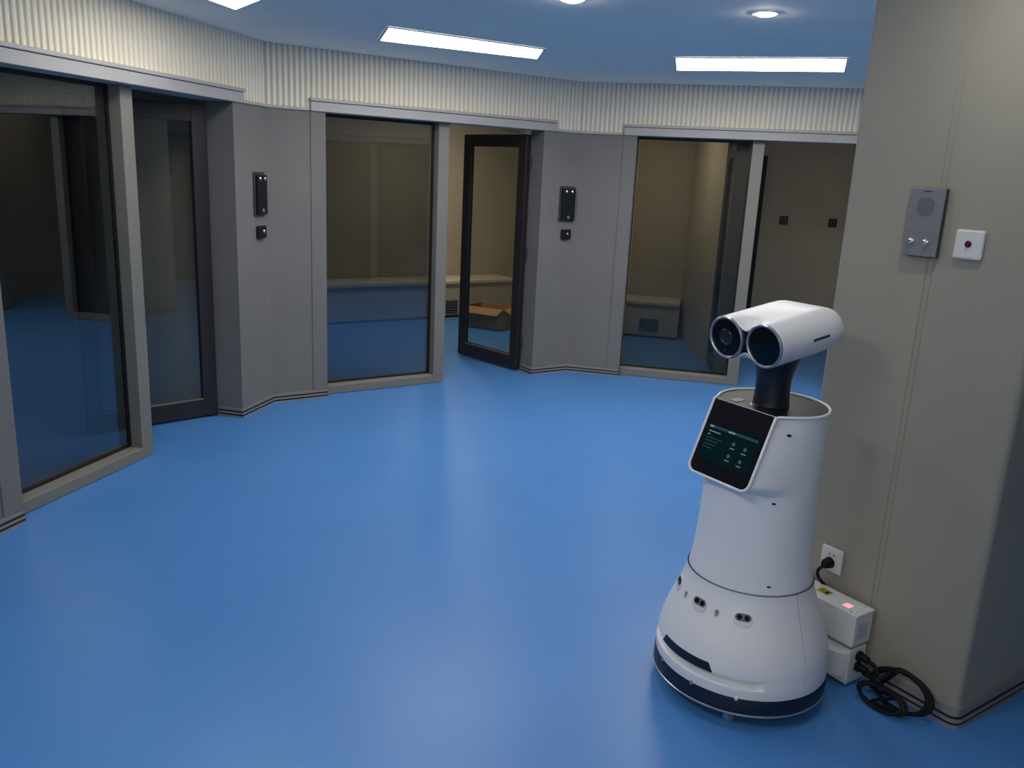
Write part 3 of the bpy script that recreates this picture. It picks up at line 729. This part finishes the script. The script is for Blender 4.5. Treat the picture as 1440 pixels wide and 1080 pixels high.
for sy in (-1, 1):
    bm = bmesh.new(); add_box(bm, -.055, .022, sy*(HS+HR)-.003, sy*(HS+HR)+.0006, -.0045, .0045); obj('side_slit', bm, 'slit', head, bevel=.002)
head_parts = True

# ------------------------------------------------------------------ ceiling lights
def led_panel(q, label):
    cx = sum(p[0] for p in q)/4; cy = sum(p[1] for p in q)/4
    e = empty('led_panel', (cx, cy, HC), 0, label, 'ceiling light', 'rectangular LED panels in the ceiling')
    P = [(p[0]-cx, p[1]-cy) for p in q]
    def sc_(k): return [(x*k[0] if False else x, y) for x, y in P]
    def grow(g):
        out = []
        for x, y in P:
            l = math.hypot(x, y); out.append((x*(1+g/l), y*(1+g/l)))
        return out
    bm = bmesh.new(); o1 = grow(.016); n = 4
    A = [bm.verts.new((x, y, -.009)) for x, y in o1]; B = [bm.verts.new((x, y, -.009)) for x, y in P]; C_ = [bm.verts.new((x, y, -.0005)) for x, y in o1]; D = [bm.verts.new((x, y, -.0005)) for x, y in P]
    for i in range(4):
        j = (i+1) % 4
        bm.faces.new((A[i], A[j], B[j], B[i])); bm.faces.new((A[i], A[j], C_[j], C_[i])); bm.faces.new((B[i], B[j], D[j], D[i]))
    obj('panel_frame', bm, 'lightframe', e)
    bm = bmesh.new(); A = [bm.verts.new((x, y, -.0065)) for x, y in P]; B = [bm.verts.new((x, y, -.0015)) for x, y in P]
    bm.faces.new(A); bm.faces.new(B)
    for i in range(4): bm.faces.new((A[i], A[(i+1) % 4], B[(i+1) % 4], B[i]))
    obj('diffuser', bm, 'panel', e)
led_panel([(-.763, 4.871), (.091, 5.409), (.060, 5.833), (-.888, 5.353)], 'bright LED ceiling panel in front of the open door')
led_panel([(.914, 5.496), (1.854, 5.194), (2.04, 5.736), (1.021, 6.064)], 'bright LED ceiling panel above the robot')
f0 = (-1.486, 4.532); u = (math.cos(R(-102.5)), math.sin(R(-102.5))); w_ = (math.cos(R(-54)), math.sin(R(-54)))
led_panel([f0, (f0[0]+w_[0]*.52, f0[1]+w_[1]*.52), (f0[0]+w_[0]*.52+u[0]*.72, f0[1]+w_[1]*.52+u[1]*.72), (f0[0]+u[0]*.72, f0[1]+u[1]*.72)], 'bright LED ceiling panel cut off by the top edge at the left')
def rect(cx, cy, ang, l=1.0, w=.5):
    c, s = math.cos(R(ang)), math.sin(R(ang))
    return [(cx + c*a*l/2 - s*b*w/2, cy + s*a*l/2 + c*b*w/2) for a, b in ((-1,-1),(1,-1),(1,1),(-1,1))]
led_panel(rect(-.25, -1.0, 167), 'unseen LED ceiling panel added behind the viewer for fill light')  # unseen panel added as fill from the viewer's side
led_panel(rect(3.0, 4.6, -57.6), 'LED ceiling panel behind the pillar')
led_panel(rect(-.95, .85, 120), 'unseen LED ceiling panel added above the viewer to light the robot')  # unseen panel, added to brighten the robot's front
def downlight(x, y, label):
    e = empty('downlight', (x, y, HC), 0, label, 'ceiling light', 'round downlights in the ceiling')
    bm = bmesh.new(); add_lathe(bm, [(.046, -.001), (.046, -.006), (.056, -.006), (.060, -.001)], 40); obj('downlight_ring', bm, 'lightframe', e, smooth=True)
    bm = bmesh.new(); add_lathe(bm, [(.0005, -.017), (.020, -.0155), (.036, -.011), (.046, -.0045)], 40); obj('downlight_lens', bm, 'down', e)
downlight(1.047, 4.013, 'round downlight in the ceiling left of the pillar top')
downlight(.180, 3.909, 'round downlight cut off by the top edge in the middle')
downlight(.02, 2.75, 'round downlight out of frame left of the robot')
downlight(1.085, 2.205, 'unseen round downlight set close to the pillar corner to brighten its top')  # unseen downlight, placed to brighten the upper pillar
downlight(1.85, 3.75, 'round downlight hidden behind the pillar')
